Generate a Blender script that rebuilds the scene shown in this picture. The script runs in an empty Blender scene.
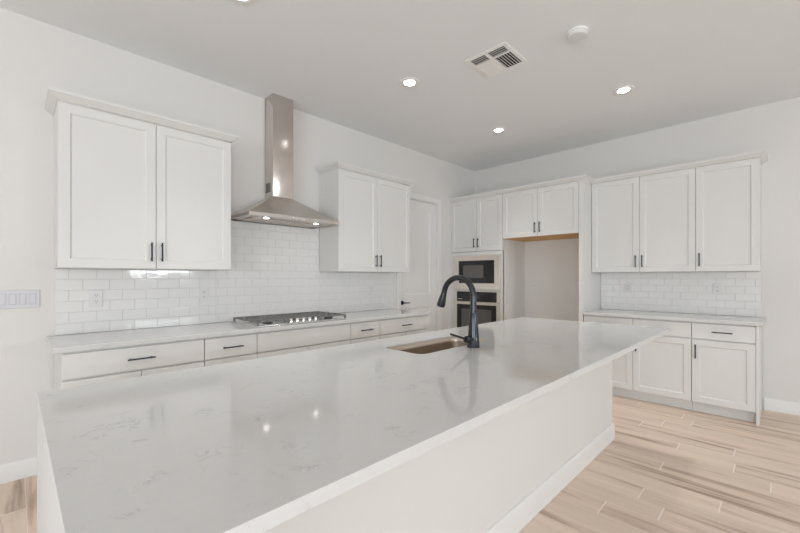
import bpy, bmesh, math, random
from mathutils import Vector, Matrix
R = math.radians
S = bpy.context.scene
COL = S.collection
random.seed(7)

# ------------------------------------------------------------------ camera, light, exposure
cam_d = bpy.data.cameras.new('camera')
cam = bpy.data.objects.new('camera', cam_d)
COL.objects.link(cam)
cam.location = (-5.262, -3.523, 1.311)
cam.rotation_euler = (R(90), 0, R(44.832 - 90))
cam_d.sensor_width = 36
cam_d.lens = 383.1 * 36 / 800
cam_d.shift_y = 11.0 / 800
cam_d.clip_start = 0.02
S.camera = cam

S.view_settings.view_transform = 'Standard'
S.view_settings.look = 'None'
S.view_settings.gamma = 1
S.view_settings.use_curve_mapping = False
S.view_settings.exposure = -0.12

W = bpy.data.worlds.new('sky')
S.world = W
W.use_nodes = True
wn = W.node_tree
bgn = wn.nodes['Background']
bgn.inputs['Color'].default_value = (0.86, 0.93, 1.0, 1)
bgn.inputs['Strength'].default_value = 1.2


def daylight(name, loc, rot, sx, sy, power, col=(0.915, 0.963, 1)):
    d = bpy.data.lights.new(name, 'AREA')
    d.shape = 'RECTANGLE'
    d.size = sx
    d.size_y = sy
    d.energy = power
    d.color = col
    o = bpy.data.objects.new(name, d)
    COL.objects.link(o)
    o.location = loc
    o.rotation_euler = rot
    return o


REAR = -8.0      # wall behind the camera
LEFT = -10.0     # far left wall of the great room
CEIL = 3.03
# daylight just outside the openings of the rear and the left wall
daylight('patio_door_daylight', (-7.3, REAR - 0.25, 1.2), (R(108), 0, 0), 3.5, 2.2, 125)
daylight('rear_window_daylight', (-2.50, REAR - 0.25, 1.62), (R(95), 0, 0), 1.45, 0.5, 75)
daylight('left_window_daylight', (LEFT - 0.25, -5.0, 1.3), (R(122), 0, R(-90)), 3.5, 2.0, 170)

daylight('side_window_daylight', (.2, -7.5, 1.87), (R(90), 0, R(90)), .26, .3, 5)
S.cycles.max_bounces = 14
S.cycles.diffuse_bounces = 8
S.cycles.glossy_bounces = 5
S.cycles.sample_clamp_indirect = 6


# ------------------------------------------------------------------ materials
def lin(h):
    c = [int(h[i:i + 2], 16) / 255 for i in (0, 2, 4)]
    return tuple((x / 12.92 if x <= .04045 else ((x + .055) / 1.055) ** 2.4) for x in c) + (1,)


def mat(name, col, rough=.5, metal=0, spec=.5, bump=None, coat=0, emit=None):
    m = bpy.data.materials.new(name)
    m.use_nodes = True
    n, l = m.node_tree.nodes, m.node_tree.links
    b = n['Principled BSDF']
    c = lin(col) if isinstance(col, str) else tuple(col) + (1,)
    b.inputs['Base Color'].default_value = c
    b.inputs['Roughness'].default_value = rough
    b.inputs['Metallic'].default_value = metal
    b.inputs['Specular IOR Level'].default_value = spec
    b.inputs['Coat Weight'].default_value = coat
    if emit:
        b.inputs['Emission Color'].default_value = tuple(emit[:3]) + (1,)
        b.inputs['Emission Strength'].default_value = emit[3]
    if bump:
        tc = n.new('ShaderNodeTexCoord')
        mp = n.new('ShaderNodeMapping')
        mp.inputs['Scale'].default_value = bump[2] if len(bump) > 2 else (1, 1, 1)
        nz = n.new('ShaderNodeTexNoise')
        nz.inputs['Scale'].default_value = bump[0]
        nz.inputs['Detail'].default_value = 3
        bp = n.new('ShaderNodeBump')
        bp.inputs['Strength'].default_value = bump[1]
        bp.inputs['Distance'].default_value = .01
        l.new(tc.outputs['Object'], mp.inputs['Vector'])
        l.new(mp.outputs['Vector'], nz.inputs['Vector'])
        l.new(nz.outputs['Fac'], bp.inputs['Height'])
        l.new(bp.outputs['Normal'], b.inputs['Normal'])
    return m


M = {}
M['wall'] = mat('wall_paint', (.715, .706, .692), .85, spec=.25, bump=(90, .04))
M['ceiling'] = mat('ceiling_paint', (.795, .81, .82), .95, spec=.1, bump=(60, .05))
M['trim'] = mat('trim_paint', (.78, .78, .775), .4, bump=(30, .01))
M['cab'] = mat('cabinet_lacquer', (.70, .70, .69), .38, bump=(25, .01))
M['cabbox'] = mat('cabinet_box', (.70, .70, .69), .5, bump=(25, .01))
M['tile'] = mat('glazed_tile', (.78, .78, .775), .06, bump=(18, .05))
M['grout'] = mat('tile_grout', (.62, .61, .59), .9, bump=(200, .1))
M['plate'] = mat('white_plastic', (.72, .72, .72), .35, bump=(60, .005))
M['slot'] = mat('dark_slot', (.03, .03, .03), .6, bump=(60, .01))
M['slotgrey'] = mat('switch_gap_grey', (.45, .45, .46), .6, bump=(60, .01))
M['handle'] = mat('dark_bronze_metal', (.02, .03, .045), .32, .7, bump=(80, .02))
M['faucet'] = mat('gunmetal_black', (.05, .054, .06), .22, .8, bump=(80, .01))
M['steel'] = mat('brushed_steel', (.66, .615, .58), .22, 1, bump=(7, .03, (60, 60, .6)))
M['steel_h'] = mat('brushed_steel_sheet', (.63, .59, .555), .3, 1, bump=(7, .03, (1, 1, 60)))
M['steel_sink'] = mat('satin_sink_steel', (.58, .515, .45), .3, 1, bump=(9, .03, (2, 40, 40)))
M['steel_app'] = mat('appliance_steel', (.82, .775, .71), .34, .8, bump=(9, .02, (1, 40, 1)))
M['iron'] = mat('cast_iron', (.19, .19, .185), .4, .35, bump=(150, .15))
M['burner'] = mat('burner_cap', (.03, .03, .03), .4, bump=(100, .05))
M['chrome'] = mat('chrome_knob', (.75, .74, .73), .15, 1, bump=(50, .005))
M['glass'] = mat('black_glass', (.018, .018, .02), .06, bump=(20, .003))
M['glass_in'] = mat('oven_window_glass', (.11, .105, .10), .1, bump=(20, .003))
M['digits'] = mat('panel_print', (.6, .6, .6), .5, bump=(90, .01))
M['ply'] = mat('raw_plywood', (.62, .36, .14), .65, bump=(20, .1, (2, 20, 2)))
M['dark'] = mat('duct_dark', (.05, .05, .05), .8, bump=(20, .05))
M['ventw'] = mat('vent_white', (.84, .84, .83), .45, bump=(60, .01))
M['lens'] = mat('lamp_lens', (.9, .9, .9), .5, emit=(1, .97, .92, 26), bump=(40, .01))
M['hoodlens'] = mat('hood_lamp_lens', (.9, .9, .9), .5, emit=(1, .95, .87, 12), bump=(40, .01))
M['switch'] = mat('switch_plastic', (.62, .62, .66), .35, bump=(60, .005))
M['frame'] = mat('window_frame_vinyl', (.80, .80, .80), .4, bump=(60, .01))


for k_ in ('steel', 'steel_h'):
    nt = M[k_].node_tree
    tg = nt.nodes.new('ShaderNodeTangent')
    tg.direction_type = 'RADIAL'; tg.axis = 'Z'
    nt.links.new(tg.outputs[0], nt.nodes['Principled BSDF'].inputs['Tangent'])
    nt.nodes['Principled BSDF'].inputs['Anisotropic'].default_value = .45


def quartz(name, rough, spec):
    m = bpy.data.materials.new(name)
    m.use_nodes = True
    n, l = m.node_tree.nodes, m.node_tree.links
    b = n['Principled BSDF']
    tc = n.new('ShaderNodeTexCoord')
    n1 = n.new('ShaderNodeTexNoise')
    n1.inputs['Scale'].default_value = 16
    n1.inputs['Detail'].default_value = 7
    n1.inputs['Roughness'].default_value = .62
    n1.inputs['Distortion'].default_value = .7
    l.new(tc.outputs['Object'], n1.inputs['Vector'])
    s = n.new('ShaderNodeMath'); s.operation = 'SUBTRACT'; s.inputs[1].default_value = .5
    a = n.new('ShaderNodeMath'); a.operation = 'ABSOLUTE'
    l.new(n1.outputs['Fac'], s.inputs[0]); l.new(s.outputs[0], a.inputs[0])
    r1 = n.new('ShaderNodeMapRange')
    r1.inputs['From Min'].default_value = 0; r1.inputs['From Max'].default_value = .028
    r1.inputs['To Min'].default_value = 1; r1.inputs['To Max'].default_value = 0
    l.new(a.outputs[0], r1.inputs['Value'])
    n2 = n.new('ShaderNodeTexNoise')
    n2.inputs['Scale'].default_value = 9
    n2.inputs['Detail'].default_value = 4
    l.new(tc.outputs['Object'], n2.inputs['Vector'])
    r2 = n.new('ShaderNodeMapRange')
    r2.inputs['From Min'].default_value = .55; r2.inputs['From Max'].default_value = .70
    l.new(n2.outputs['Fac'], r2.inputs['Value'])
    mu = n.new('ShaderNodeMath'); mu.operation = 'MULTIPLY'
    l.new(r1.outputs[0], mu.inputs[0]); l.new(r2.outputs[0], mu.inputs[1])
    n3 = n.new('ShaderNodeTexNoise')
    n3.inputs['Scale'].default_value = 45
    n3.inputs['Detail'].default_value = 3
    l.new(tc.outputs['Object'], n3.inputs['Vector'])
    cr = n.new('ShaderNodeValToRGB')
    cr.color_ramp.elements[0].position = .3
    cr.color_ramp.elements[0].color = (.622, .622, .617, 1)
    cr.color_ramp.elements[1].position = .7
    cr.color_ramp.elements[1].color = (.635, .635, .63, 1)
    l.new(n3.outputs['Fac'], cr.inputs['Fac'])
    mx = n.new('ShaderNodeMix'); mx.data_type = 'RGBA'
    mx.inputs['B'].default_value = (.44, .44, .445, 1)
    l.new(cr.outputs['Color'], mx.inputs['A']); l.new(mu.outputs[0], mx.inputs['Factor'])
    l.new(mx.outputs['Result'], b.inputs['Base Color'])
    b.inputs['Roughness'].default_value = rough
    b.inputs['Specular IOR Level'].default_value = spec
    return m


M['quartz'] = quartz('white_quartz', .075, .5)
M['quartz_honed'] = quartz('white_quartz_honed', .7, .2)


def plank_mat():
    m = bpy.data.materials.new('wood_look_plank')
    m.use_nodes = True
    n, l = m.node_tree.nodes, m.node_tree.links
    b = n['Principled BSDF']
    tc = n.new('ShaderNodeTexCoord')
    at = n.new('ShaderNodeAttribute'); at.attribute_name = 'pid'
    mp = n.new('ShaderNodeMapping')
    mp.inputs['Scale'].default_value = (13, .9, 1)
    l.new(tc.outputs['Object'], mp.inputs['Vector'])
    ad = n.new('ShaderNodeVectorMath'); ad.operation = 'MULTIPLY_ADD'
    ad.inputs[1].default_value = (37, 23, 51)
    l.new(at.outputs['Color'], ad.inputs[0]); l.new(mp.outputs['Vector'], ad.inputs[2])
    nz = n.new('ShaderNodeTexNoise')
    nz.inputs['Scale'].default_value = 1; nz.inputs['Detail'].default_value = 5
    nz.inputs['Roughness'].default_value = .6; nz.inputs['Distortion'].default_value = .35
    l.new(ad.outputs[0], nz.inputs['Vector'])
    cr = n.new('ShaderNodeValToRGB')
    e = cr.color_ramp.elements
    e[0].position = .30; e[0].color = lin('A9917E')
    e[1].position = .72; e[1].color = lin('E9D8C8')
    k = e.new(.47); k.color = lin('DECAB9')
    l.new(nz.outputs['Fac'], cr.inputs['Fac'])
    sp = n.new('ShaderNodeSeparateColor')
    l.new(at.outputs['Color'], sp.inputs['Color'])
    mr = n.new('ShaderNodeMapRange')
    mr.inputs['To Min'].default_value = .94; mr.inputs['To Max'].default_value = 1.03
    l.new(sp.outputs['Green'], mr.inputs['Value'])
    hs = n.new('ShaderNodeHueSaturation')
    l.new(cr.outputs['Color'], hs.inputs['Color']); l.new(mr.outputs[0], hs.inputs['Value'])
    l.new(hs.outputs['Color'], b.inputs['Base Color'])
    b.inputs['Roughness'].default_value = .42
    return m


M['plank'] = plank_mat()
M['floorgrout'] = mat('floor_grout', 'F4EADF', .8, bump=(120, .05))


# ------------------------------------------------------------------ mesh helpers
ORG = {}


def obj(name, bm, m, parent=None, smooth=35):
    bmesh.ops.recalc_face_normals(bm, faces=bm.faces[:])
    o_ = ORG.get(parent.name, Vector((0, 0, 0))) if parent else Vector((0, 0, 0))
    bmesh.ops.translate(bm, vec=-o_, verts=bm.verts[:])
    me = bpy.data.meshes.new(name)
    bm.to_mesh(me)
    bm.free()
    me.materials.append(m)
    if smooth:
        for p in me.polygons:
            p.use_smooth = True
        me.set_sharp_from_angle(angle=R(smooth))
    o = bpy.data.objects.new(name, me)
    COL.objects.link(o)
    if parent:
        o.parent = parent
        ORG[o.name] = o_
    return o


def thing(name, label, cat, loc=(0, 0, 0), group=None):
    o = bpy.data.objects.new(name, None)
    o.empty_display_size = .1
    COL.objects.link(o)
    o.location = loc
    ORG[o.name] = Vector(loc)
    o['label'] = label
    o['category'] = cat
    if group:
        o['group'] = group
    return o


def tag(o, label, cat, group=None):
    o['label'] = label
    o['category'] = cat
    if group:
        o['group'] = group
    return o


def struct(name, bm, m, parent=None, smooth=35):
    o = obj(name, bm, m, parent, smooth)
    if not parent:
        o['kind'] = 'structure'
    return o


def box(bm, x0, x1, y0, y1, z0, z1, bev=0, seg=1):
    x0, x1 = min(x0, x1), max(x0, x1)
    y0, y1 = min(y0, y1), max(y0, y1)
    z0, z1 = min(z0, z1), max(z0, z1)
    r = bmesh.ops.create_cube(bm, size=1)
    for v in r['verts']:
        v.co = Vector((x0 + (v.co.x + .5) * (x1 - x0), y0 + (v.co.y + .5) * (y1 - y0), z0 + (v.co.z + .5) * (z1 - z0)))
    if bev:
        es = list({e for v in r['verts'] for e in v.link_edges})
        bmesh.ops.bevel(bm, geom=es, offset=bev, segments=seg, affect='EDGES', profile=.5)
    return bm


def NB(*a, **k):
    return box(bmesh.new(), *a, **k)


def tube(bm, pts, radii, seg=16, caps=True):
    """round tube along a polyline with a radius per point"""
    pts = [Vector(p) for p in pts]
    if not hasattr(radii, '__len__'):
        radii = [radii] * len(pts)
    rings = []
    prev = None
    for i, p in enumerate(pts):
        if i == 0:
            t = pts[1] - p
        elif i == len(pts) - 1:
            t = p - pts[i - 1]
        else:
            t = (pts[i + 1] - p).normalized() + (p - pts[i - 1]).normalized()
        t.normalize()
        if prev is None:
            a = Vector((0, 0, 1)) if abs(t.z) < .9 else Vector((1, 0, 0))
            u = t.cross(a).normalized()
        else:
            u = (prev - t * prev.dot(t)).normalized()
        prev = u
        w = t.cross(u)
        rings.append([bm.verts.new(p + (u * math.cos(2 * math.pi * k / seg) + w * math.sin(2 * math.pi * k / seg)) * radii[i]) for k in range(seg)])
    for a, b in zip(rings, rings[1:]):
        for k in range(seg):
            bm.faces.new((a[k], a[(k + 1) % seg], b[(k + 1) % seg], b[k]))
    if caps:
        bm.faces.new(rings[0][::-1])
        bm.faces.new(rings[-1])
    return bm


def disc_stack(bm, c, prof, seg=32, axis='z'):
    """lathe: prof = [(radius, height)], closed with caps"""
    rings = []
    for r, hgt in prof:
        ring = []
        for k in range(seg):
            a = 2 * math.pi * k / seg
            if axis == 'z':
                p = (c[0] + r * math.cos(a), c[1] + r * math.sin(a), c[2] + hgt)
            elif axis == 'y':
                p = (c[0] + r * math.cos(a), c[1] + hgt, c[2] + r * math.sin(a))
            else:
                p = (c[0] + hgt, c[1] + r * math.cos(a), c[2] + r * math.sin(a))
            ring.append(bm.verts.new(p))
        rings.append(ring)
    for a, b in zip(rings, rings[1:]):
        for k in range(seg):
            bm.faces.new((a[k], a[(k + 1) % seg], b[(k + 1) % seg], b[k]))
    bm.faces.new(rings[0][::-1])
    bm.faces.new(rings[-1])
    return bm


def sweep(bm, path, prof, z0, closed_prof=True):
    """moulding: profile [(outward, up)] swept along a plan path; outward is to the right of travel"""
    path = [Vector((p[0], p[1])) for p in path]
    n = len(path)
    rings = []
    for i in range(n):
        d0 = (path[i] - path[i - 1]).normalized() if i > 0 else None
        d1 = (path[i + 1] - path[i]).normalized() if i < n - 1 else None
        nr = lambda d: Vector((d.y, -d.x))
        if d0 is None:
            m = nr(d1)
        elif d1 is None:
            m = nr(d0)
        else:
            m = nr(d0) + nr(d1)
            m = m / m.dot(nr(d1))
        rings.append([bm.verts.new((path[i].x + m.x * o, path[i].y + m.y * o, z0 + h)) for o, h in prof])
    k = len(prof)
    for a, b in zip(rings, rings[1:]):
        for j in range(k if closed_prof else k - 1):
            bm.faces.new((a[j], a[(j + 1) % k], b[(j + 1) % k], b[j]))
    bm.faces.new(rings[0][::-1])
    bm.faces.new(rings[-1])
    return bm


# wall frames: (u = to the right along the wall, d = out of the wall, z)
def BACK(u, d, z):
    return Vector((u, -d, z))


def RIGHT(u, d, z):
    return Vector((-d, -u, z))


def fbox(bm, F, u0, u1, d0, d1, z0, z1, bev=0, seg=1):
    a, b = F(u0, d0, z0), F(u1, d1, z1)
    return box(bm, a.x, b.x, a.y, b.y, a.z, b.z, bev, seg)


def shaker(F, u0, u1, z0, z1, d0, th=.02, rail=.056, rec=.009, ch=.002, slope=.009):
    bm = bmesh.new()

    def ring(i, d):
        return [bm.verts.new(F(*p)) for p in ((u0 + i, d, z0 + i), (u1 - i, d, z0 + i), (u1 - i, d, z1 - i), (u0 + i, d, z1 - i))]
    D = d0 + th
    rs = [ring(0, d0), ring(0, D - ch), ring(ch, D), ring(rail, D), ring(rail + slope, D - rec)]
    for a, b in zip(rs, rs[1:]):
        for k in range(4):
            bm.faces.new((a[k], a[(k + 1) % 4], b[(k + 1) % 4], b[k]))
    bm.faces.new(rs[0])
    bm.faces.new(rs[-1])
    return bm


def pull(F, uc, zc, d, length=.135, vertical=True, w=.010):
    bm = bmesh.new()
    hl = length / 2
    if vertical:
        fbox(bm, F, uc - w / 2, uc + w / 2, d + .024, d + .034, zc - hl, zc + hl, .002)
        for s in (-1, 1):
            fbox(bm, F, uc - .004, uc + .004, d, d + .026, zc + s * (hl - .018) - .004, zc + s * (hl - .018) + .004)
    else:
        fbox(bm, F, uc - hl, uc + hl, d + .024, d + .034, zc - w / 2, zc + w / 2, .002)
        for s in (-1, 1):
            fbox(bm, F, uc + s * (hl - .018) - .004, uc + s * (hl - .018) + .004, d, d + .026, zc - .004, zc + .004)
    return bm


def add_door(par, F, u0, u1, z0, z1, d0, hu=None, hz=None, rail=.056):
    g = .0018
    d = obj('door', shaker(F, u0 + g, u1 - g, z0 + g, z1 - g, d0, rail=rail), M['cab'], par, 20)
    if hu is not None:
        obj('handle', pull(F, hu, hz, d0 + .02), M['handle'], d)
    return d


def add_drawer(par, F, u0, u1, z0, z1, d0, hlen=.15, handle=True):
    g = .0018
    d = obj('drawer', fbox(bmesh.new(), F, u0 + g, u1 - g, d0, d0 + .02, z0 + g, z1 - g, .0025), M['cab'], par, 20)
    if handle:
        obj('handle', pull(F, (u0 + u1) / 2, (z0 + z1) / 2, d0 + .02, hlen, False, .009), M['handle'], d)
    return d


# ------------------------------------------------------------------ room shell
# floor of wood-look porcelain planks running along y
bm = bmesh.new()
lay = bm.loops.layers.float_color.new('pid')
joint = {-2.895: -2.80, -2.735: -3.053, -2.575: -2.922, -2.415: -3.278, -2.255: -2.55, -2.095: -2.936, -1.935: -3.48, -1.775: -3.297, -1.615: -2.958, -1.0: -2.96}
PW, PL, G = .16, 1.22, .0024
k0 = int((LEFT + 2.975) / PW) - 1
for k in range(k0, 19):
    xa = -2.975 + k * PW
    xb = xa + PW
    if xa > -.01 or xb < LEFT:
        continue
    xa, xb = max(xa, LEFT), min(xb, 0)
    xc = -2.975 + (k + .5) * PW
    j = next((v for q, v in joint.items() if abs(q - xc) < .04), random.uniform(-3.5, -2.4))
    y = j
    while y > REAR:
        y -= PL
    while y < 0:
        ya, yb = max(y, REAR), min(y + PL, 0)
        if yb - ya > .02:
            vs = [bm.verts.new(p) for p in ((xa + G / 2, ya + G * 2, 0), (xb - G / 2, ya + G * 2, 0), (xb - G / 2, yb - G, 0), (xa + G / 2, yb - G, 0))]
            f = bm.faces.new(vs)
            c = (random.random(), random.random(), random.random(), 1)
            for lp in f.loops:
                lp[lay] = c
        y += PL
me = bpy.data.meshes.new('floor')
bm.to_mesh(me)
bm.free()
me.materials.append(M['plank'])
fl = bpy.data.objects.new('floor', me)
COL.objects.link(fl)
fl['kind'] = 'structure'
g = obj('grout_bed', NB(LEFT - .3, .3, REAR - .3, .3, -.12, -.0008), M['floorgrout'], fl)

struct('ceiling', NB(LEFT - .3, .3, REAR - .3, .3, CEIL, CEIL + .15), M['ceiling'])
# back wall with the pantry door opening
DX0, DX1, DZ = -1.715, -.945, 2.375
bm = bmesh.new()
box(bm, LEFT - .3, DX0, 0, .16, 0, CEIL)
box(bm, DX1, .3, 0, .16, 0, CEIL)
box(bm, DX0, DX1, 0, .16, DZ, CEIL)
struct('wall_back', bm, M['wall'])


def wall_with_openings(name, axis, c0, c1, a, b, ops):
    bm = bmesh.new()
    cur = a
    for o0, o1, z0, z1 in sorted(ops):
        for seg in ((cur, o0, 0, CEIL), (o0, o1, 0, z0), (o0, o1, z1, CEIL)):
            if seg[1] - seg[0] > .001 and seg[3] - seg[2] > .001:
                if axis == 'y':
                    box(bm, seg[0], seg[1], c0, c1, seg[2], seg[3])
                else:
                    box(bm, c0, c1, seg[0], seg[1], seg[2], seg[3])
        cur = o1
    if axis == 'y':
        box(bm, cur, b, c0, c1, 0, CEIL)
    else:
        box(bm, c0, c1, cur, b, 0, CEIL)
    return struct(name, bm, M['wall'])


right_ops = [(-7.64, -7.36, 1.70, 2.04)]
wall_with_openings('wall_right', 'x', 0, .16, REAR - .3, 0, right_ops)
rear_ops = [(-9.1, -5.5, .1, 2.4), (-3.25, -1.75, 1.37, 1.85)]
left_ops = [(-6.8, -3.2, .3, 2.4)]
wall_with_openings('wall_rear', 'y', REAR - .16, REAR, LEFT, 0, rear_ops)
wall_with_openings('wall_left', 'x', LEFT - .16, LEFT, REAR, 0, left_ops)
wi = 0
for (o0, o1, z0, z1), ax in [(o, 'y') for o in rear_ops] + [(o, 'x') for o in left_ops]:
    wi += 1
    bm = bmesh.new()
    n = max(1, round((o1 - o0) / 1.2))
    t = .045

    def fr(a, b, p, q):
        if ax == 'y':
            box(bm, a, b, REAR - .10, REAR - .05, p, q)
        else:
            box(bm, LEFT - .10, LEFT - .05, a, b, p, q)
    fr(o0, o1, z0, z0 + t)
    fr(o0, o1, z1 - t, z1)
    for i in range(n + 1):
        x = o0 + (o1 - o0 - t) * i / n
        fr(x, x + t, z0 + t, z1 - t)
    struct('window_%d' % wi, bm, M['frame'])

# baseboards
bbp = [(0, 0), (.014, 0), (.014, .095), (.009, .115), (.004, .12), (0, .12)]
struct('baseboard_back', sweep(bmesh.new(), [(LEFT, 0), (-5.076, 0)], bbp, 0), M['trim'])
struct('baseboard_right', sweep(bmesh.new(), [(0, -3.405), (0, REAR)], bbp, 0), M['trim'])

# pantry door in the back wall
bm = bmesh.new()
DY = .035


def dbox(u0, u1, z0, z1, y0, y1, bev=0):
    box(bm, u0, u1, y0, y1, z0, z1, bev)


da, db, dt = DX0 + .008, DX1 - .008, DZ - .008
bm.free()


def two_panel(u0, u1, z0, z1, y0, panels):
    bm = bmesh.new()
    # slab with recessed, bevelled panels: stiles and rails as boxes, panels behind
    s = .115
    zs = [z0] + [q for p in panels for q in p] + [z1]
    box(bm, u0, u0 + s, y0, y0 + .035, z0, z1)
    box(bm, u1 - s, u1, y0, y0 + .035, z0, z1)
    for a, b in zip(zs[0::2], zs[1::2]):
        box(bm, u0 + s, u1 - s, y0, y0 + .035, a, b)
    for a, b in panels:
        o = [bm.verts.new(p) for p in ((u0 + s, y0, a), (u1 - s, y0, a), (u1 - s, y0, b), (u0 + s, y0, b))]
        e = .022
        i = [bm.verts.new(p) for p in ((u0 + s + e, y0 + .011, a + e), (u1 - s - e, y0 + .011, a + e), (u1 - s - e, y0 + .011, b - e), (u0 + s + e, y0 + .011, b - e))]
        for k in range(4):
            bm.faces.new((o[k], o[(k + 1) % 4], i[(k + 1) % 4], i[k]))
        bm.faces.new(i)
    return bm


door1 = struct('door_1', two_panel(da, db, .01, dt, DY, [(.25, .90), (1.075, dt - .13)]), M['trim'], None, 20)
# lever handle set
lv = bmesh.new()
hx = DX0 + .07
disc_stack(lv, (hx, DY, .975), [(.028, 0), (.028, -.008), (.024, -.012)], 24, 'y')
tube(lv, [(hx, DY - .01, .975), (hx, DY - .05, .975)], .009, 12)
tube(lv, [(hx - .008, DY - .048, .975), (hx + .05, DY - .05, .975), (hx + .105, DY - .046, .972)], [.009, .008, .006], 12)
obj('door_handle', lv, M['handle'], door1)
# casing round the door
bm = bmesh.new()
cw = .07
for a, b, c, d in ((DX0 - cw, DX0, 0, DZ + cw), (DX1, DX1 + cw, 0, DZ + cw), (DX0, DX1, DZ, DZ + cw)):
    box(bm, a, b, -.018, 0, c, d, .004)
box(bm, DX0 - .001, DX0 + .006, 0, .10, 0, DZ)
box(bm, DX1 - .006, DX1 + .001, 0, .10, 0, DZ)
box(bm, DX0, DX1, 0, .10, DZ - .006, DZ)
struct('trim_1', bm, M['trim'])


# ------------------------------------------------------------------ tiled backsplashes
def tiles(F, u0, u1, z0, rects, joint_u, row0par, d0=.0012):
    """subway tiles as real slabs with chamfered edges; each sits a hair out of plane like hand-set tile"""
    bm = bmesh.new()
    TW, TH, gr, th, ch = .1535, .077, .0022, .008, .0016
    rows = int(math.ceil((max(r[3] for r in rects) - z0) / TH))
    for i in range(rows):
        off = joint_u if (i % 2 == row0par) else joint_u - TW / 2
        k = int(math.floor((u0 - off) / TW)) - 1
        while off + k * TW < u1:
            a, b = off + k * TW, off + (k + 1) * TW
            c, d = z0 + i * TH, z0 + (i + 1) * TH
            k += 1
            for r in rects:
                aa, bb, cc, dd = max(a, r[0]), min(b, r[1]), max(c, r[2]), min(d, r[3])
                if bb - aa < .012 or dd - cc < .012:
                    continue
                aa += gr / 2; bb -= gr / 2; cc += gr / 2; dd -= gr / 2
                tu, tz = random.gauss(0, .0022), random.gauss(0, .0022)
                mu, mz = (aa + bb) / 2, (cc + dd) / 2
                rs = []
                for ins, dep in ((0, 0), (0, th - ch), (ch, th)):
                    rs.append([bm.verts.new(F(u, d0 + dep + (((u - mu) * tu + (z - mz) * tz) if dep else 0), z)) for u, z in ((aa + ins, cc + ins), (bb - ins, cc + ins), (bb - ins, dd - ins), (aa + ins, dd - ins))])
                for p, q in zip(rs, rs[1:]):
                    for t in range(4):
                        bm.faces.new((p[t], p[(t + 1) % 4], q[(t + 1) % 4], q[t]))
                bm.faces.new(rs[-1])
                bm.faces.new(rs[0][::-1])
    return bm


CT = .914          # counter top height
rects = [(-5.068, -4.017, CT, 1.371), (-4.017, -2.956, CT, 1.845), (-2.956, -1.845, CT, 1.371)]
bs = obj('backsplash', tiles(BACK, -5.068, -1.845, CT, rects, -4.92, 0), M['tile'], None, 15)
tag(bs, 'white subway tile backsplash behind the cooktop and hood', 'backsplash')
bm = bmesh.new()
for r in rects:
    fbox(bm, BACK, r[0], r[1], .0012, .0062, r[2] + .001, r[3])
obj('grout', bm, M['grout'], bs)
rr = [(1.902, 3.383, CT, 1.371)]
bs2 = obj('backsplash', tiles(RIGHT, 1.902, 3.383, CT, rr, 1.96, 0), M['tile'], None, 15)
tag(bs2, 'white subway tile backsplash on the right wall over the side counter', 'backsplash')
bm = bmesh.new()
fbox(bm, RIGHT, 1.902, 3.383, .0012, .0062, CT + .001, 1.3712)
obj('grout', bm, M['grout'], bs2)

# ------------------------------------------------------------------ upper cabinets
UB, UT = 1.372, 2.411
CROWN = [(0, 0), (.004, 0), (.040, .029), (.046, .031), (.046, .048), (0, .048)]


def upper(F, u0, u1, doors, label, z0=UB, z1=UT, dep=.33, hand=None, name='upper_cabinet', handz=.12, bottom=None):
    t = thing(name, label, 'cabinet', F((u0 + u1) / 2, 0, z0))
    bm = fbox(bmesh.new(), F, u0, u1, .0012, dep, z0 + (.012 if bottom else 0), z1)
    obj('carcass', bm, M['cab'], t)
    if bottom:
        obj('underside_panel', fbox(bmesh.new(), F, u0 + .001, u1 - .001, .0012, dep, z0, z0 + .012), bottom, t)
    n = len(doors) - 1
    for i in range(n):
        a, b = doors[i], doors[i + 1]
        hs = hand[i]
        hu = (b - .032) if hs == 'R' else (a + .032)
        add_door(t, F, a, b, z0, z1 - .005, dep + .001, hu, z0 + handz)
    return t


upL = upper(BACK, -5.074, -4.019, [-5.074, -4.547, -4.019], 'white two-door wall cabinet left of the range hood', hand='RL')
upR = upper(BACK, -2.954, -1.895, [-2.954, -2.424, -1.895], 'white two-door wall cabinet between the range hood and the pantry door', hand='RL', z1=2.419)
for t, u0, u1, zt in ((upL, -5.074, -4.019, UT), (upR, -2.954, -1.895, 2.419)):
    f = .352
    obj('crown_molding', sweep(bmesh.new(), [(u0, -.0012), (u0, -f), (u1, -f), (u1, -.0012)][::-1], [(-o, h) for o, h in CROWN], zt + .002), M['cab'], t, 20)
upper(RIGHT, 1.902, 2.904, [1.902, 2.402, 2.904], 'white two-door wall cabinet beside the tall fridge panel, over the side counter', hand='RL', z1=2.442)
upper(RIGHT, 2.904, 3.383, [2.904, 3.383], 'white single-door wall cabinet at the right end of the right-wall run', hand='L', z1=2.442)

# ------------------------------------------------------------------ base cabinets
BD = .60


def base(F, u0, u1, label, drawers, doors, hands, drawer_handle=True, end_left=False, end_right=False):
    t = thing('base_cabinet', label, 'cabinet', F((u0 + u1) / 2, 0, 0))
    bm = bmesh.new()
    fbox(bm, F, u0, u1, .011, BD, .105, .882)
    obj('carcass', bm, M['cabbox'], t)
    obj('toe_kick', fbox(bmesh.new(), F, u0, u1, .011, .54, 0, .1045), M['cab'], t)
    for a, b in zip(drawers, drawers[1:]):
        add_drawer(t, F, a, b, .722, .872, BD + .001, .15, drawer_handle)
    for i, (a, b) in enumerate(zip(doors, doors[1:])):
        hu = (b - .032) if hands[i] == 'R' else (a + .032)
        add_door(t, F, a, b, .108, .714, BD + .001, hu, .714 - .115)
    return t


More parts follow.
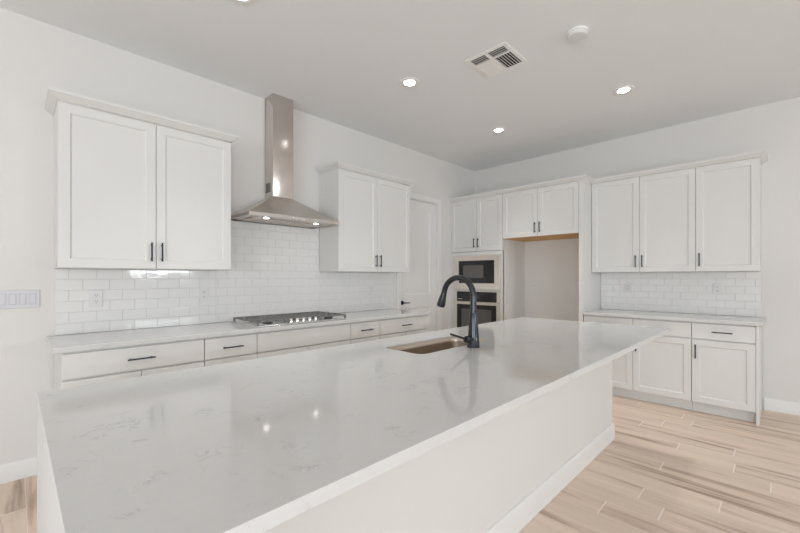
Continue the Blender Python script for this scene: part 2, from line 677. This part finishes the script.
base(BACK, -5.074, -4.311, 'white base cabinet at the left end with a wide drawer over two doors', [-5.074, -4.311], [-5.074, -4.69, -4.311], 'RL')
base(BACK, -4.309, -3.926, 'narrow white base cabinet with one drawer left of the cooktop cabinet', [-4.309, -3.926], [-4.309, -3.926], 'R')
base(BACK, -3.924, -3.006, 'white cooktop base cabinet with a plain drawer front without handle', [-3.924, -3.006], [-3.924, -3.465, -3.006], 'RL', False)
base(BACK, -3.004, -2.633, 'narrow white base cabinet with one drawer right of the cooktop cabinet', [-3.004, -2.633], [-3.004, -2.633], 'L')
base(BACK, -2.631, -1.875, 'white base cabinet with a wide drawer next to the pantry door', [-2.631, -1.875], [-2.631, -2.25, -1.875], 'RL')
t = base(RIGHT, 1.905, 2.905, 'white two-door base cabinet with two drawers beside the fridge space', [1.905, 2.404, 2.905], [1.905, 2.404, 2.905], 'RL')
tr = base(RIGHT, 2.907, 3.366, 'white base cabinet with one drawer and one door, beside the bare right wall', [2.907, 3.366], [2.907, 3.366], 'L')
obj('end_panel', fbox(bmesh.new(), RIGHT, 3.367, 3.389, .011, .621, 0, .8835, .001), M['cab'], tr)


# ------------------------------------------------------------------ worktops
def slab(bm, outer, z0, z1, hole=None, ch=.002):
    """flat slab with softened outer edge and an optional hole"""
    cx = sum(p[0] for p in outer) / len(outer)
    cy = sum(p[1] for p in outer) / len(outer)

    def loop(pts, z, ins=0):
        r = []
        for x, y in pts:
            r.append(bm.verts.new((x - math.copysign(ins, x - cx), y - math.copysign(ins, y - cy), z)))
        return r
    oL = [loop(outer, z0, ch), loop(outer, z0 + ch), loop(outer, z1 - ch), loop(outer, z1, ch)]
    n = len(outer)
    for a, b in zip(oL, oL[1:]):
        for k in range(n):
            bm.faces.new((a[k], a[(k + 1) % n], b[(k + 1) % n], b[k]))
    if not hole:
        bm.faces.new(oL[0]); bm.faces.new(oL[-1])
    else:
        h0, h1 = loop(hole, z0), loop(hole, z1)
        m = len(hole)
        for k in range(m):
            bm.faces.new((h0[k], h0[(k + 1) % m], h1[(k + 1) % m], h1[k]))
        for a, b in ((oL[0], h0), (oL[-1], h1)):
            es = [bm.edges.get((r[k], r[(k + 1) % len(r)])) for r in (a, b) for k in range(len(r))]
            bmesh.ops.triangle_fill(bm, edges=es, use_beauty=True)
    return bm


def rrect(x0, x1, y0, y1, r, n=6):
    p = []
    for cx, cy, a in ((x1 - r, y1 - r, 0), (x0 + r, y1 - r, 90), (x0 + r, y0 + r, 180), (x1 - r, y0 + r, 270)):
        for k in range(n + 1):
            t = R(a + 90 * k / n)
            p.append((cx + r * math.cos(t), cy + r * math.sin(t)))
    return p


CB = .884
o = obj('countertop', slab(bmesh.new(), [(-5.112, -.638), (-1.84, -.638), (-1.84, -.0105), (-5.112, -.0105)], CB, CT), M['quartz'], None, 20)
tag(o, 'white quartz countertop along the back wall under the cooktop', 'countertop')
o = obj('countertop', slab(bmesh.new(), [(-.648, -3.418), (-.0105, -3.418), (-.0105, -1.9035), (-.648, -1.9035)], CB, CT), M['quartz'], None, 20)
tag(o, 'white quartz countertop on the right-wall base cabinets', 'countertop')

# ------------------------------------------------------------------ island
SX0, SX1, SY0, SY1 = -3.79, -3.13, -2.215, -1.925
IX0, IX1, IY0, IY1 = -5.207, -1.661, -2.908, -1.699
o = obj('island_countertop', slab(bmesh.new(), [(IX0, IY0), (IX1, IY0), (IX1, IY1), (IX0, IY1)], CB, CT, rrect(SX0, SX1, SY0, SY1, .045)[::-1], .0006), M['quartz'], None, 20)
tag(o, 'long white quartz island top with a sink cut-out and grey flecks', 'countertop')
ORG[o.name] = Vector((0, 0, 0))

o.data.materials.append(M['quartz_honed'])      # the waterfall face and the edge above it are honed, not polished
for p_ in o.data.polygons:
    if p_.normal.x < -.5 and p_.center.x < IX0 + .01:
        p_.material_index = 1
obj('waterfall_panel', NB(IX0, IX0 + .0298, IY0, IY1, 0, CB + .0004, .0003), M['quartz_honed'], o)

isl = thing('kitchen_island', 'white kitchen island base with tall baseboard under the overhanging quartz top', 'island', (-3.5, -2.14, 0))
bm = bmesh.new()
bx0, bx1, by0, by1 = -5.176, -1.83, -2.55, -1.75
box(bm, bx0, bx1, by0, by0 + .10, 0, CB - .001)
box(bm, bx1 - .03, bx1, by0 + .1, by1, 0, CB - .001)
obj('knee_wall', bm, M['wall'], isl)
bm = bmesh.new()
box(bm, bx0, bx1 - .031, by1 - .02, by1, .105, CB - .001)
box(bm, bx0, bx1 - .031, by1 - .08, by1 - .06, 0, .104)
box(bm, bx0, bx0 + .02, by0 + .101, by1 - .02, .105, CB - .001)
box(bm, bx0 + .02, bx1 - .031, by0 + .101, by1 - .02, .105, .125)
obj('carcass', bm, M['cabbox'], isl)


def ISL(u, d, z):
    return Vector((-u, by1 + d, z))


us = [1.865, 2.45, 3.08, 3.79, 4.45, 5.17]
for a, b in zip(us, us[1:]):
    add_door(isl, ISL, a, b, .11, .872, .001, b - .04, .75)
bbi = [(0, 0), (.015, 0), (.015, .105), (.010, .124), (.004, .13), (0, .13)]
obj('baseboard', sweep(bmesh.new(), [(bx0, by0), (bx1, by0), (bx1, by1)], bbi, 0), M['trim'], isl)

# undermount sink
bm = bmesh.new()
zr, zb = CT - .004, .67
rings = []
for ins, z, rad in ((.0015, zr, .045), (.0015, CB - .01, .045), (.005, zb + .03, .05), (.014, zb + .008, .055), (.04, zb, .06)):
    rings.append([bm.verts.new((x, y, z)) for x, y in rrect(SX0 + ins, SX1 - ins, SY0 + ins, SY1 - ins, rad)])
n = len(rings[0])
for a, b in zip(rings, rings[1:]):
    for k in range(n):
        bm.faces.new((a[k], a[(k + 1) % n], b[(k + 1) % n], b[k]))
bm.faces.new(rings[-1])
sk = thing('kitchen_sink', 'stainless steel undermount sink set in the island top', 'sink', ((SX0 + SX1) / 2, (SY0 + SY1) / 2, zb))
so = obj('basin', bm, M['steel_sink'], sk, 50)
sol = so.modifiers.new('thickness', 'SOLIDIFY')
sol.thickness = .0009
sol.offset = 0
bm = disc_stack(bmesh.new(), ((SX0 + SX1) / 2, (SY0 + SY1) / 2, zb + .0015), [(.045, 0), (.045, .003), (.036, .004), (.034, .001)], 28)
obj('drain', bm, M['chrome'], sk)

# faucet
fx, fy = -3.418, -2.280
fc = thing('kitchen_faucet', 'dark gunmetal gooseneck faucet beside the island sink', 'faucet', (fx, fy, CT))
bm = disc_stack(bmesh.new(), (fx, fy, CT + .0005), [(.0365, 0), (.0365, .004), (.035, .006), (.0305, .07), (.026, .13), (.0215, .192), (.0205, .196)], 32)
obj('body', bm, M['faucet'], fc)
pts, rad = [], []
cy, cz, RA = fy + .106, 1.204, .106
pts.append((fx, fy, CT + .19)); rad.append(.0185)
for zz in (1.13, 1.17, 1.20):
    pts.append((fx, fy, zz)); rad.append(.0175)
for k in range(0, 17):
    a = R(180 - 172 * k / 16)
    pts.append((fx, cy + RA * math.cos(a), cz + RA * math.sin(a))); rad.append(.0168)
obj('spout', tube(bmesh.new(), pts, rad, 20), M['faucet'], fc)
e = Vector(pts[-1])
dirv = Vector((0, .33, -1)).normalized()
hp = [e + dirv * q for q in (0, .01, .04, .075, .088)]
sh = obj('spray_head', tube(bmesh.new(), hp, [.0172, .0185, .0215, .0262, .0245], 20), M['faucet'], fc)
btn = e + dirv * .055 + Vector((-.021, 0, 0))
obj('button', NB(btn.x - .004, btn.x + .003, btn.y - .008, btn.y + .008, btn.z - .017, btn.z + .017, .002), M['slot'], sh)
bm = bmesh.new()
tube(bm, [(fx - .02, fy, .962), (fx - .072, fy, .966), (fx - .078, fy, .966)], [.019, .019, .015], 20)
lvr = obj('handle_hub', bm, M['faucet'], fc)
tube_b = tube(bmesh.new(), [(fx - .074, fy, .968), (fx - .14, fy, .988), (fx - .212, fy, 1.010)], [.007, .0065, .0055], 12)
obj('lever', tube_b, M['faucet'], lvr)

# ------------------------------------------------------------------ gas cooktop
ck = thing('gas_cooktop', 'stainless gas cooktop with black iron grates and chrome knobs', 'cooktop', (-3.455, -.33, CT))
KX0, KX1, KY0, KY1 = -3.91, -3.02, -.585, -.085
bm = NB(KX0, KX1, KY0, KY1, CT + .0005, CT + .011, .004, 2)
obj('deck', bm, M['chrome'], ck)
wg = (KX1 - KX0) / 3
for i in range(3):
    a, b = KX0 + wg * i + .006, KX0 + wg * (i + 1) - .006
    y0 = KY0 + .012 if i != 1 else KY0 + .125
    y1 = KY1 - .012
    zt, zl = CT + .046, CT + .035
    bm = bmesh.new()
    w = .011
    box(bm, a, b, y0, y0 + w, zl, zt, .002); box(bm, a, b, y1 - w, y1, zl, zt, .002)
    box(bm, a, a + w, y0 + w, y1 - w, zl, zt, .002); box(bm, b - w, b, y0 + w, y1 - w, zl, zt, .002)
    for q in (.25, .5, .75):
        xx = a + (b - a) * q
        box(bm, xx - .005, xx + .005, y0 + w, y1 - w, zl + .003, zt, .0015)
    for q in (.2, .4, .6, .8):
        yy = y0 + (y1 - y0) * q
        box(bm, a + w, b - w, yy - .005, yy + .005, zl + .003, zt, .0015)
    for px in (a, b - .016):
        for py in (y0, y1 - .016):
            box(bm, px, px + .016, py, py + .016, CT + .0115, zl + .002, .002)
    obj('grate', bm, M['iron'], ck)
for x, y, r in ((-3.76, -.21, .045), (-3.76, -.46, .04), (-3.455, -.27, .06), (-3.15, -.21, .045), (-3.15, -.46, .04)):
    bm = disc_stack(bmesh.new(), (x, y, CT + .0112), [(r, 0), (r, .008), (r * .8, .009), (r * .8, .015), (r * .6, .018)], 24)
    obj('burner', bm, M['burner'], ck)
for i in range(5):
    x = -3.455 + (i - 2) * .062
    bm = disc_stack(bmesh.new(), (x, KY0 + .062, CT + .0112), [(.023, 0), (.023, .005), (.0185, .007), (.017, .028), (.015, .031)], 24)
    obj('knob', bm, M['chrome'], ck)

# ------------------------------------------------------------------ range hood
hd = thing('range_hood', 'stainless steel chimney range hood over the cooktop', 'range hood', (-3.462, 0, 1.82))
HX0, HX1, HD, HZ = -3.922, -3.022, .466, 1.826
CX0, CX1, CD, CZ = -3.567, -3.357, .172, 2.065
bm = bmesh.new()


def rect4(x0, x1, d, z):
    return [bm.verts.new(p) for p in ((x0, -.012, z), (x1, -.012, z), (x1, -d, z), (x0, -d, z))]


r0 = rect4(HX0, HX1, HD, HZ)
r1 = rect4(HX0, HX1, HD, HZ + .027)
r2 = rect4(CX0, CX1, CD, CZ)
ri = rect4(HX0 + .012, HX1 - .012, HD - .012, HZ)
ru = rect4(HX0 + .012, HX1 - .012, HD - .012, HZ + .008)
for a, b in ((ru, ri), (ri, r0), (r0, r1), (r1, r2)):
    for k in range(4):
        bm.faces.new((a[k], a[(k + 1) % 4], b[(k + 1) % 4], b[k]))
bm.faces.new(ru); bm.faces.new(r2)
cn = obj('canopy', bm, M['steel_h'], hd, 20)
obj('chimney', NB(CX0, CX1, -CD, -.0012, CZ, CEIL - .001, .003, 2), M['steel'], hd, 30)
obj('collar', NB(CX0 - .004, CX1 + .004, -CD - .004, -.012, CZ - .001, CZ + .006), M['steel'], hd)
bm = bmesh.new()
for i in range(5):
    z = 2.118 + i * .018
    box(bm, CX0 - .0015, CX0 + .0005, -.125, -.03, z, z + .012)
obj('vent_slots', bm, M['dark'], hd)
bm = bmesh.new()
for i in range(2):
    a = HX0 + .10 + i * .36
    box(bm, a, a + .35, -.30, -.05, HZ + .001, HZ + .0075, .001)
    for j in range(8):
        box(bm, a + .02, a + .33, -.285 + j * .029, -.275 + j * .029, HZ - .0005, HZ + .002)
obj('grease_filters', bm, M['steel_h'], hd)
for lx in (-3.716, -3.212):
    rg = obj('hood_lamp', disc_stack(bmesh.new(), (lx, -.345, HZ + .0078), [(.034, 0), (.034, -.004), (.026, -.006)], 28), M['chrome'], hd)
    obj('lens', disc_stack(bmesh.new(), (lx, -.345, HZ + .0016), [(.024, 0), (.022, -.0012)], 24), M['hoodlens'], rg)
bm = bmesh.new()
for i in range(5):
    disc_stack(bm, (-3.464 + (i - 2) * .028, -HD, HZ + .0135), [(.008, 0), (.008, -.004), (.006, -.005)], 16, 'y')
obj('control_buttons', bm, M['chrome'], hd)

# ------------------------------------------------------------------ tall oven cabinet, fridge space
XO = .61
ov = thing('oven_cabinet', 'tall white cabinet housing the microwave and wall oven in the corner', 'cabinet', (-.3, -.43, 0))
T2 = 2.442
a0, a1 = .0015, .860
bm = bmesh.new()
fbox(bm, RIGHT, a0, a0 + .02, .0015, XO, .105, T2)
fbox(bm, RIGHT, a1 - .02, a1, .0015, XO, 0, T2)
fbox(bm, RIGHT, a0 + .02, a1 - .02, .0015, .012, .105, T2)
for z in (.105, .305, 1.125, 1.645, T2 - .02):
    fbox(bm, RIGHT, a0 + .02, a1 - .02, .012, XO - .02, z, z + .018)
fbox(bm, RIGHT, a0, a1 - .02, .0015, .54, 0, .104)
obj('carcass', bm, M['cab'], ov)
bm = bmesh.new()
fs = .0775
fbox(bm, RIGHT, a0, fs, XO - .019, XO + .012, .325, 1.68)
fbox(bm, RIGHT, .840, a1, XO - .019, XO + .012, .325, 1.68)
fbox(bm, RIGHT, fs, .840, XO - .019, XO + .012, 1.625, 1.68)
fbox(bm, RIGHT, fs, .840, XO - .019, XO + .012, 1.118, 1.138)
obj('face_frame', bm, M['cab'], ov)
add_door(ov, RIGHT, a0, .4525, 1.682, T2 - .005, XO + .001, .4525 - .032, 1.682 + .12)
add_door(ov, RIGHT, .4525, a1, 1.682, T2 - .005, XO + .001, .4525 + .032, 1.682 + .12)
add_drawer(ov, RIGHT, a0, a1, .108, .32, XO + .001, .16)

mw = thing('microwave', 'built-in stainless microwave above the wall oven', 'microwave', (-.6, -.458, 1.14))
bm = bmesh.new()
fbox(bm, RIGHT, .10, .818, .10, XO + .010, 1.1445, 1.618)
obj('housing', bm, M['dark'], mw)
bm = bmesh.new()
for u0, u1, z0, z1 in ((.081, .147, 1.142, 1.622), (.747, .837, 1.142, 1.622), (.147, .747, 1.142, 1.229), (.147, .747, 1.552, 1.622)):
    fbox(bm, RIGHT, u0, u1, XO + .0125, XO + .036, z0, z1, .001)
obj('trim_frame', bm, M['steel_app'], mw)
dr = obj('door', fbox(bmesh.new(), RIGHT, .149, .612, XO + .0105, XO + .022, 1.231, 1.550, .001), M['glass'], mw)
obj('window', fbox(bmesh.new(), RIGHT, .225, .565, XO + .0221, XO + .0228, 1.305, 1.485), M['glass_in'], dr)
cp = obj('control_panel', fbox(bmesh.new(), RIGHT, .6135, .745, XO + .0105, XO + .021, 1.231, 1.550, .001), M['glass'], mw)
wo = thing('wall_oven', 'stainless wall oven with black glass below the microwave', 'oven', (-.6, -.458, .33))
obj('housing', fbox(bmesh.new(), RIGHT, .10, .818, .10, XO + .010, .328, 1.112), M['dark'], wo)
bm = bmesh.new()
for u0, u1, z0, z1 in ((.081, .112, .957, 1.116), (.781, .857, .957, 1.116), (.112, .781, 1.108, 1.116), (.112, .781, .957, .965)):
    fbox(bm, RIGHT, u0, min(u1, .838), XO + .0125, XO + .028, z0, z1, .001)
obj('panel_frame', bm, M['steel_app'], wo)
cp = obj('control_panel', fbox(bmesh.new(), RIGHT, .113, .780, XO + .0125, XO + .026, .9655, 1.1075, .001), M['glass'], wo)
bm = bmesh.new()
for i in range(4):
    fbox(bm, RIGHT, .135 + i * .02, .149 + i * .02, XO + .0261, XO + .0265, .995, 1.003)
obj('panel_marks', bm, M['digits'], cp)
obj('display', fbox(bmesh.new(), RIGHT, .38, .50, XO + .0261, XO + .0265, 1.01, 1.06), M['slot'], cp)
bm = bmesh.new()
for u0, u1, z0, z1 in ((.081, .118, .33, .953), (.776, .838, .33, .953), (.118, .776, .923, .953), (.118, .776, .33, .47)):
    fbox(bm, RIGHT, u0, u1, XO + .0125, XO + .032, z0, z1, .001)
dr = obj('door', bm, M['steel_app'], wo)
obj('glass_panel', fbox(bmesh.new(), RIGHT, .1185, .7755, XO + .0125, XO + .030, .4705, .9225), M['glass'], dr)
obj('window', fbox(bmesh.new(), RIGHT, .20, .70, XO + .0301, XO + .0306, .53, .86), M['glass_in'], dr)
bm = bmesh.new()
tube(bm, [RIGHT(.11, XO + .075, .948), RIGHT(.81, XO + .075, .948)], .011, 14)
for u in (.15, .77):
    tube(bm, [RIGHT(u, XO + .03, .942), RIGHT(u, XO + .075, .948)], .007, 10)
obj('door_handle', bm, M['steel_app'], dr)

fc_ = upper(RIGHT, .863, 1.852, [.863, 1.356, 1.852], 'white two-door cabinet with a tall side panel over the empty refrigerator space', z0=1.832, z1=T2, dep=XO, hand='RL', name='fridge_cabinet', handz=.11, bottom=M['ply'])
obj('side_panel', fbox(bmesh.new(), RIGHT, 1.854, 1.899, .0012, XO + .02, 0, T2, .001), M['cab'], fc_)

cm = obj('crown_molding', sweep(bmesh.new(), [(-(XO + .022), -.0015), (-(XO + .022), -1.901), (-.40, -1.901)][::-1], [(-o_, h_) for o_, h_ in CROWN], T2 - .004), M['cab'], None, 20)
tag(cm, 'white crown molding along the top of the oven and fridge cabinets', 'molding')
cm = obj('crown_molding', sweep(bmesh.new(), [(-.352, -1.9025), (-.352, -3.385), (-.0015, -3.385)][::-1], [(-o_, h_) for o_, h_ in CROWN], T2 - .004), M['cab'], None, 20)
tag(cm, 'white crown molding on top of the right-wall cabinets, ending at the bare wall', 'molding')


# ------------------------------------------------------------------ outlets and switches
def outlet(F, u, z, d, label, group=None):
    t = thing('wall_outlet', label, 'outlet', F(u, d, z), group)
    p = obj('cover_plate', fbox(bmesh.new(), F, u - .036, u + .036, d + .0004, d + .006, z - .059, z + .059, .002), M['plate'], t)
    for s in (-1, 1):
        q = obj('socket', fbox(bmesh.new(), F, u - .0165, u + .0165, d + .0055, d + .0075, z + s * .0205 - .0165, z + s * .0205 + .0165, .003), M['plate'], t)
        bm = bmesh.new()
        for x in (-.006, .006):
            fbox(bm, F, u + x - .0012, u + x + .0012, d + .0074, d + .0078, z + s * .0205 - .002, z + s * .0205 + .007)
        fbox(bm, F, u - .0022, u + .0022, d + .0074, d + .0078, z + s * .0205 - .010, z + s * .0205 - .006)
        obj('slots', bm, M['slot'], q)
    return t


TD = .0096
outlet(BACK, -4.846, 1.16, TD, 'white outlet on the tile under the left wall cabinet')
outlet(BACK, -4.115, 1.165, TD, 'white outlet on the tile just left of the cooktop')
outlet(BACK, -2.235, 1.165, TD, 'white outlet on the tile under the cabinet right of the hood')
outlet(RIGHT, 2.21, 1.19, TD, 'white outlet on the right-wall tile nearer the fridge panel')
outlet(RIGHT, 3.046, 1.19, TD, 'white outlet on the right-wall tile nearer the bare wall')
outlet(RIGHT, 1.02, 1.175, .0004, 'white outlet on the wall inside the empty refrigerator space')
sw = thing('light_switch', 'white four-gang rocker switch plate on the wall left of the backsplash', 'switch', (-5.248, -.001, 1.17))
obj('cover_plate', fbox(bmesh.new(), BACK, -5.353, -5.143, .0005, .0065, 1.111, 1.229, .002), M['switch'], sw)
for i in range(4):
    u = -5.248 + (i - 1.5) * .0462
    g_ = obj('rocker', fbox(bmesh.new(), BACK, u - .0155, u + .0155, .006, .009, 1.137, 1.203, .0015), M['switch'], sw)
    bm = bmesh.new()
    for a, b, c, d in ((u - .0175, u - .0155, 1.135, 1.205), (u + .0155, u + .0175, 1.135, 1.205), (u - .0155, u + .0155, 1.135, 1.137), (u - .0155, u + .0155, 1.203, 1.205)):
        fbox(bm, BACK, a, b, .0063, .0068, c, d)
    obj('gap', bm, M['slotgrey'], g_)

# ------------------------------------------------------------------ ceiling fixtures
LG = 'recessed ceiling downlights'
for x, y, lb in ((-2.808, -1.202, 'lit recessed ceiling light nearest the range hood, left of the air vent'),
                 (-1.287, -1.19, 'lit recessed ceiling light nearest the wall corner above the pantry door'),
                 (-1.327, -2.50, 'lit recessed ceiling light farthest right, out from the right-wall cabinets'),
                 (-4.30, -1.20, 'recessed ceiling light cut off by the top edge of the photo')):
    t = thing('recessed_light', lb, 'ceiling light', (x, y, CEIL), LG)
    bm = bmesh.new()
    seg = 36
    prof = [(.088, -.0005), (.088, -.005), (.082, -.008), (.052, -.006), (.048, -.0015)]
    rings = [[bm.verts.new((x + r * math.cos(2 * math.pi * k / seg), y + r * math.sin(2 * math.pi * k / seg), CEIL + h)) for k in range(seg)] for r, h in prof]
    for a, b in zip(rings, rings[1:] + rings[:1]):
        for k in range(seg):
            bm.faces.new((a[k], a[(k + 1) % seg], b[(k + 1) % seg], b[k]))
    obj('trim_ring', bm, M['ventw'], t)
    sd = bpy.data.lights.new('downlight_beam', 'SPOT')
    sd.energy = 72
    sd.color = (1, .985, .96)
    sd.spot_size = R(88)
    sd.spot_blend = 1
    sd.shadow_soft_size = .12
    so_ = bpy.data.objects.new('downlight_beam', sd)
    COL.objects.link(so_)
    so_.location = (x, y, CEIL - .02)
    obj('lens', disc_stack(bmesh.new(), (x, y, CEIL - .0008), [(.0485, 0), (.0485, -.002), (.04, -.0035)], 32), M['lens'], t)

t = thing('smoke_detector', 'round white smoke detector on the ceiling', 'smoke detector', (-2.484, -2.511, CEIL))
obj('base', disc_stack(bmesh.new(), (-2.484, -2.511, CEIL - .0005), [(.070, 0), (.070, -.012)], 40), M['ventw'], t)
obj('cover', disc_stack(bmesh.new(), (-2.484, -2.511, CEIL - .013), [(.064, 0), (.064, -.018), (.058, -.024), (.03, -.026)], 40), M['plate'], t)

vx0, vx1, vy0, vy1 = -2.745, -2.385, -2.10, -1.74
t = thing('air_vent', 'square white louvered air vent on the ceiling', 'vent', ((vx0 + vx1) / 2, (vy0 + vy1) / 2, CEIL))
bm = bmesh.new()
bw = .034
for a, b, c, d in ((vx0, vx1, vy0, vy0 + bw), (vx0, vx1, vy1 - bw, vy1), (vx0, vx0 + bw, vy0 + bw, vy1 - bw), (vx1 - bw, vx1, vy0 + bw, vy1 - bw)):
    box(bm, a, b, c, d, CEIL - .007, CEIL - .0005, .002)
ym = (vy0 + vy1) / 2
box(bm, vx0 + bw, vx1 - bw, ym - .012, ym + .012, CEIL - .012, CEIL - .0005, .002)
box(bm, -2.630, -2.618, vy0 + bw, ym - .012, CEIL - .012, CEIL - .0005, .002)
box(bm, -2.630, -2.618, ym + .012, vy1 - bw, CEIL - .012, CEIL - .0005, .002)
obj('frame', bm, M['ventw'], t)
obj('duct', NB(vx0 + .02, vx1 - .02, vy0 + .02, vy1 - .02, CEIL - .0004, CEIL - .0001), M['dark'], t)


def slat(c, length, axis, tilt, w=.02):
    bm = bmesh.new()
    box(bm, -w / 2, w / 2, -length / 2, length / 2, -.0007, .0007)
    bmesh.ops.rotate(bm, verts=bm.verts[:], cent=(0, 0, 0), matrix=Matrix.Rotation(R(tilt), 3, 'Y'))
    if axis == 'x':
        bmesh.ops.rotate(bm, verts=bm.verts[:], cent=(0, 0, 0), matrix=Matrix.Rotation(R(90), 3, 'Z'))
    bmesh.ops.translate(bm, vec=c, verts=bm.verts[:])
    return bm


for y0, y1, til in ((vy0 + bw, ym - .012, -38), (ym + .012, vy1 - bw, 38)):
    for i in range(3):
        obj('louver', slat((vx0 + bw + .013 + i * .0245, (y0 + y1) / 2, CEIL - .0085), y1 - y0 - .002, 'y', -24), M['ventw'], t)
    nn = 6
    for i in range(nn):
        yy = y0 + (y1 - y0) * (i + .5) / nn
        obj('louver', slat(((-2.618 + vx1 - bw) / 2, yy, CEIL - .0085), vx1 - bw + 2.618 - .002, 'x', til), M['ventw'], t)
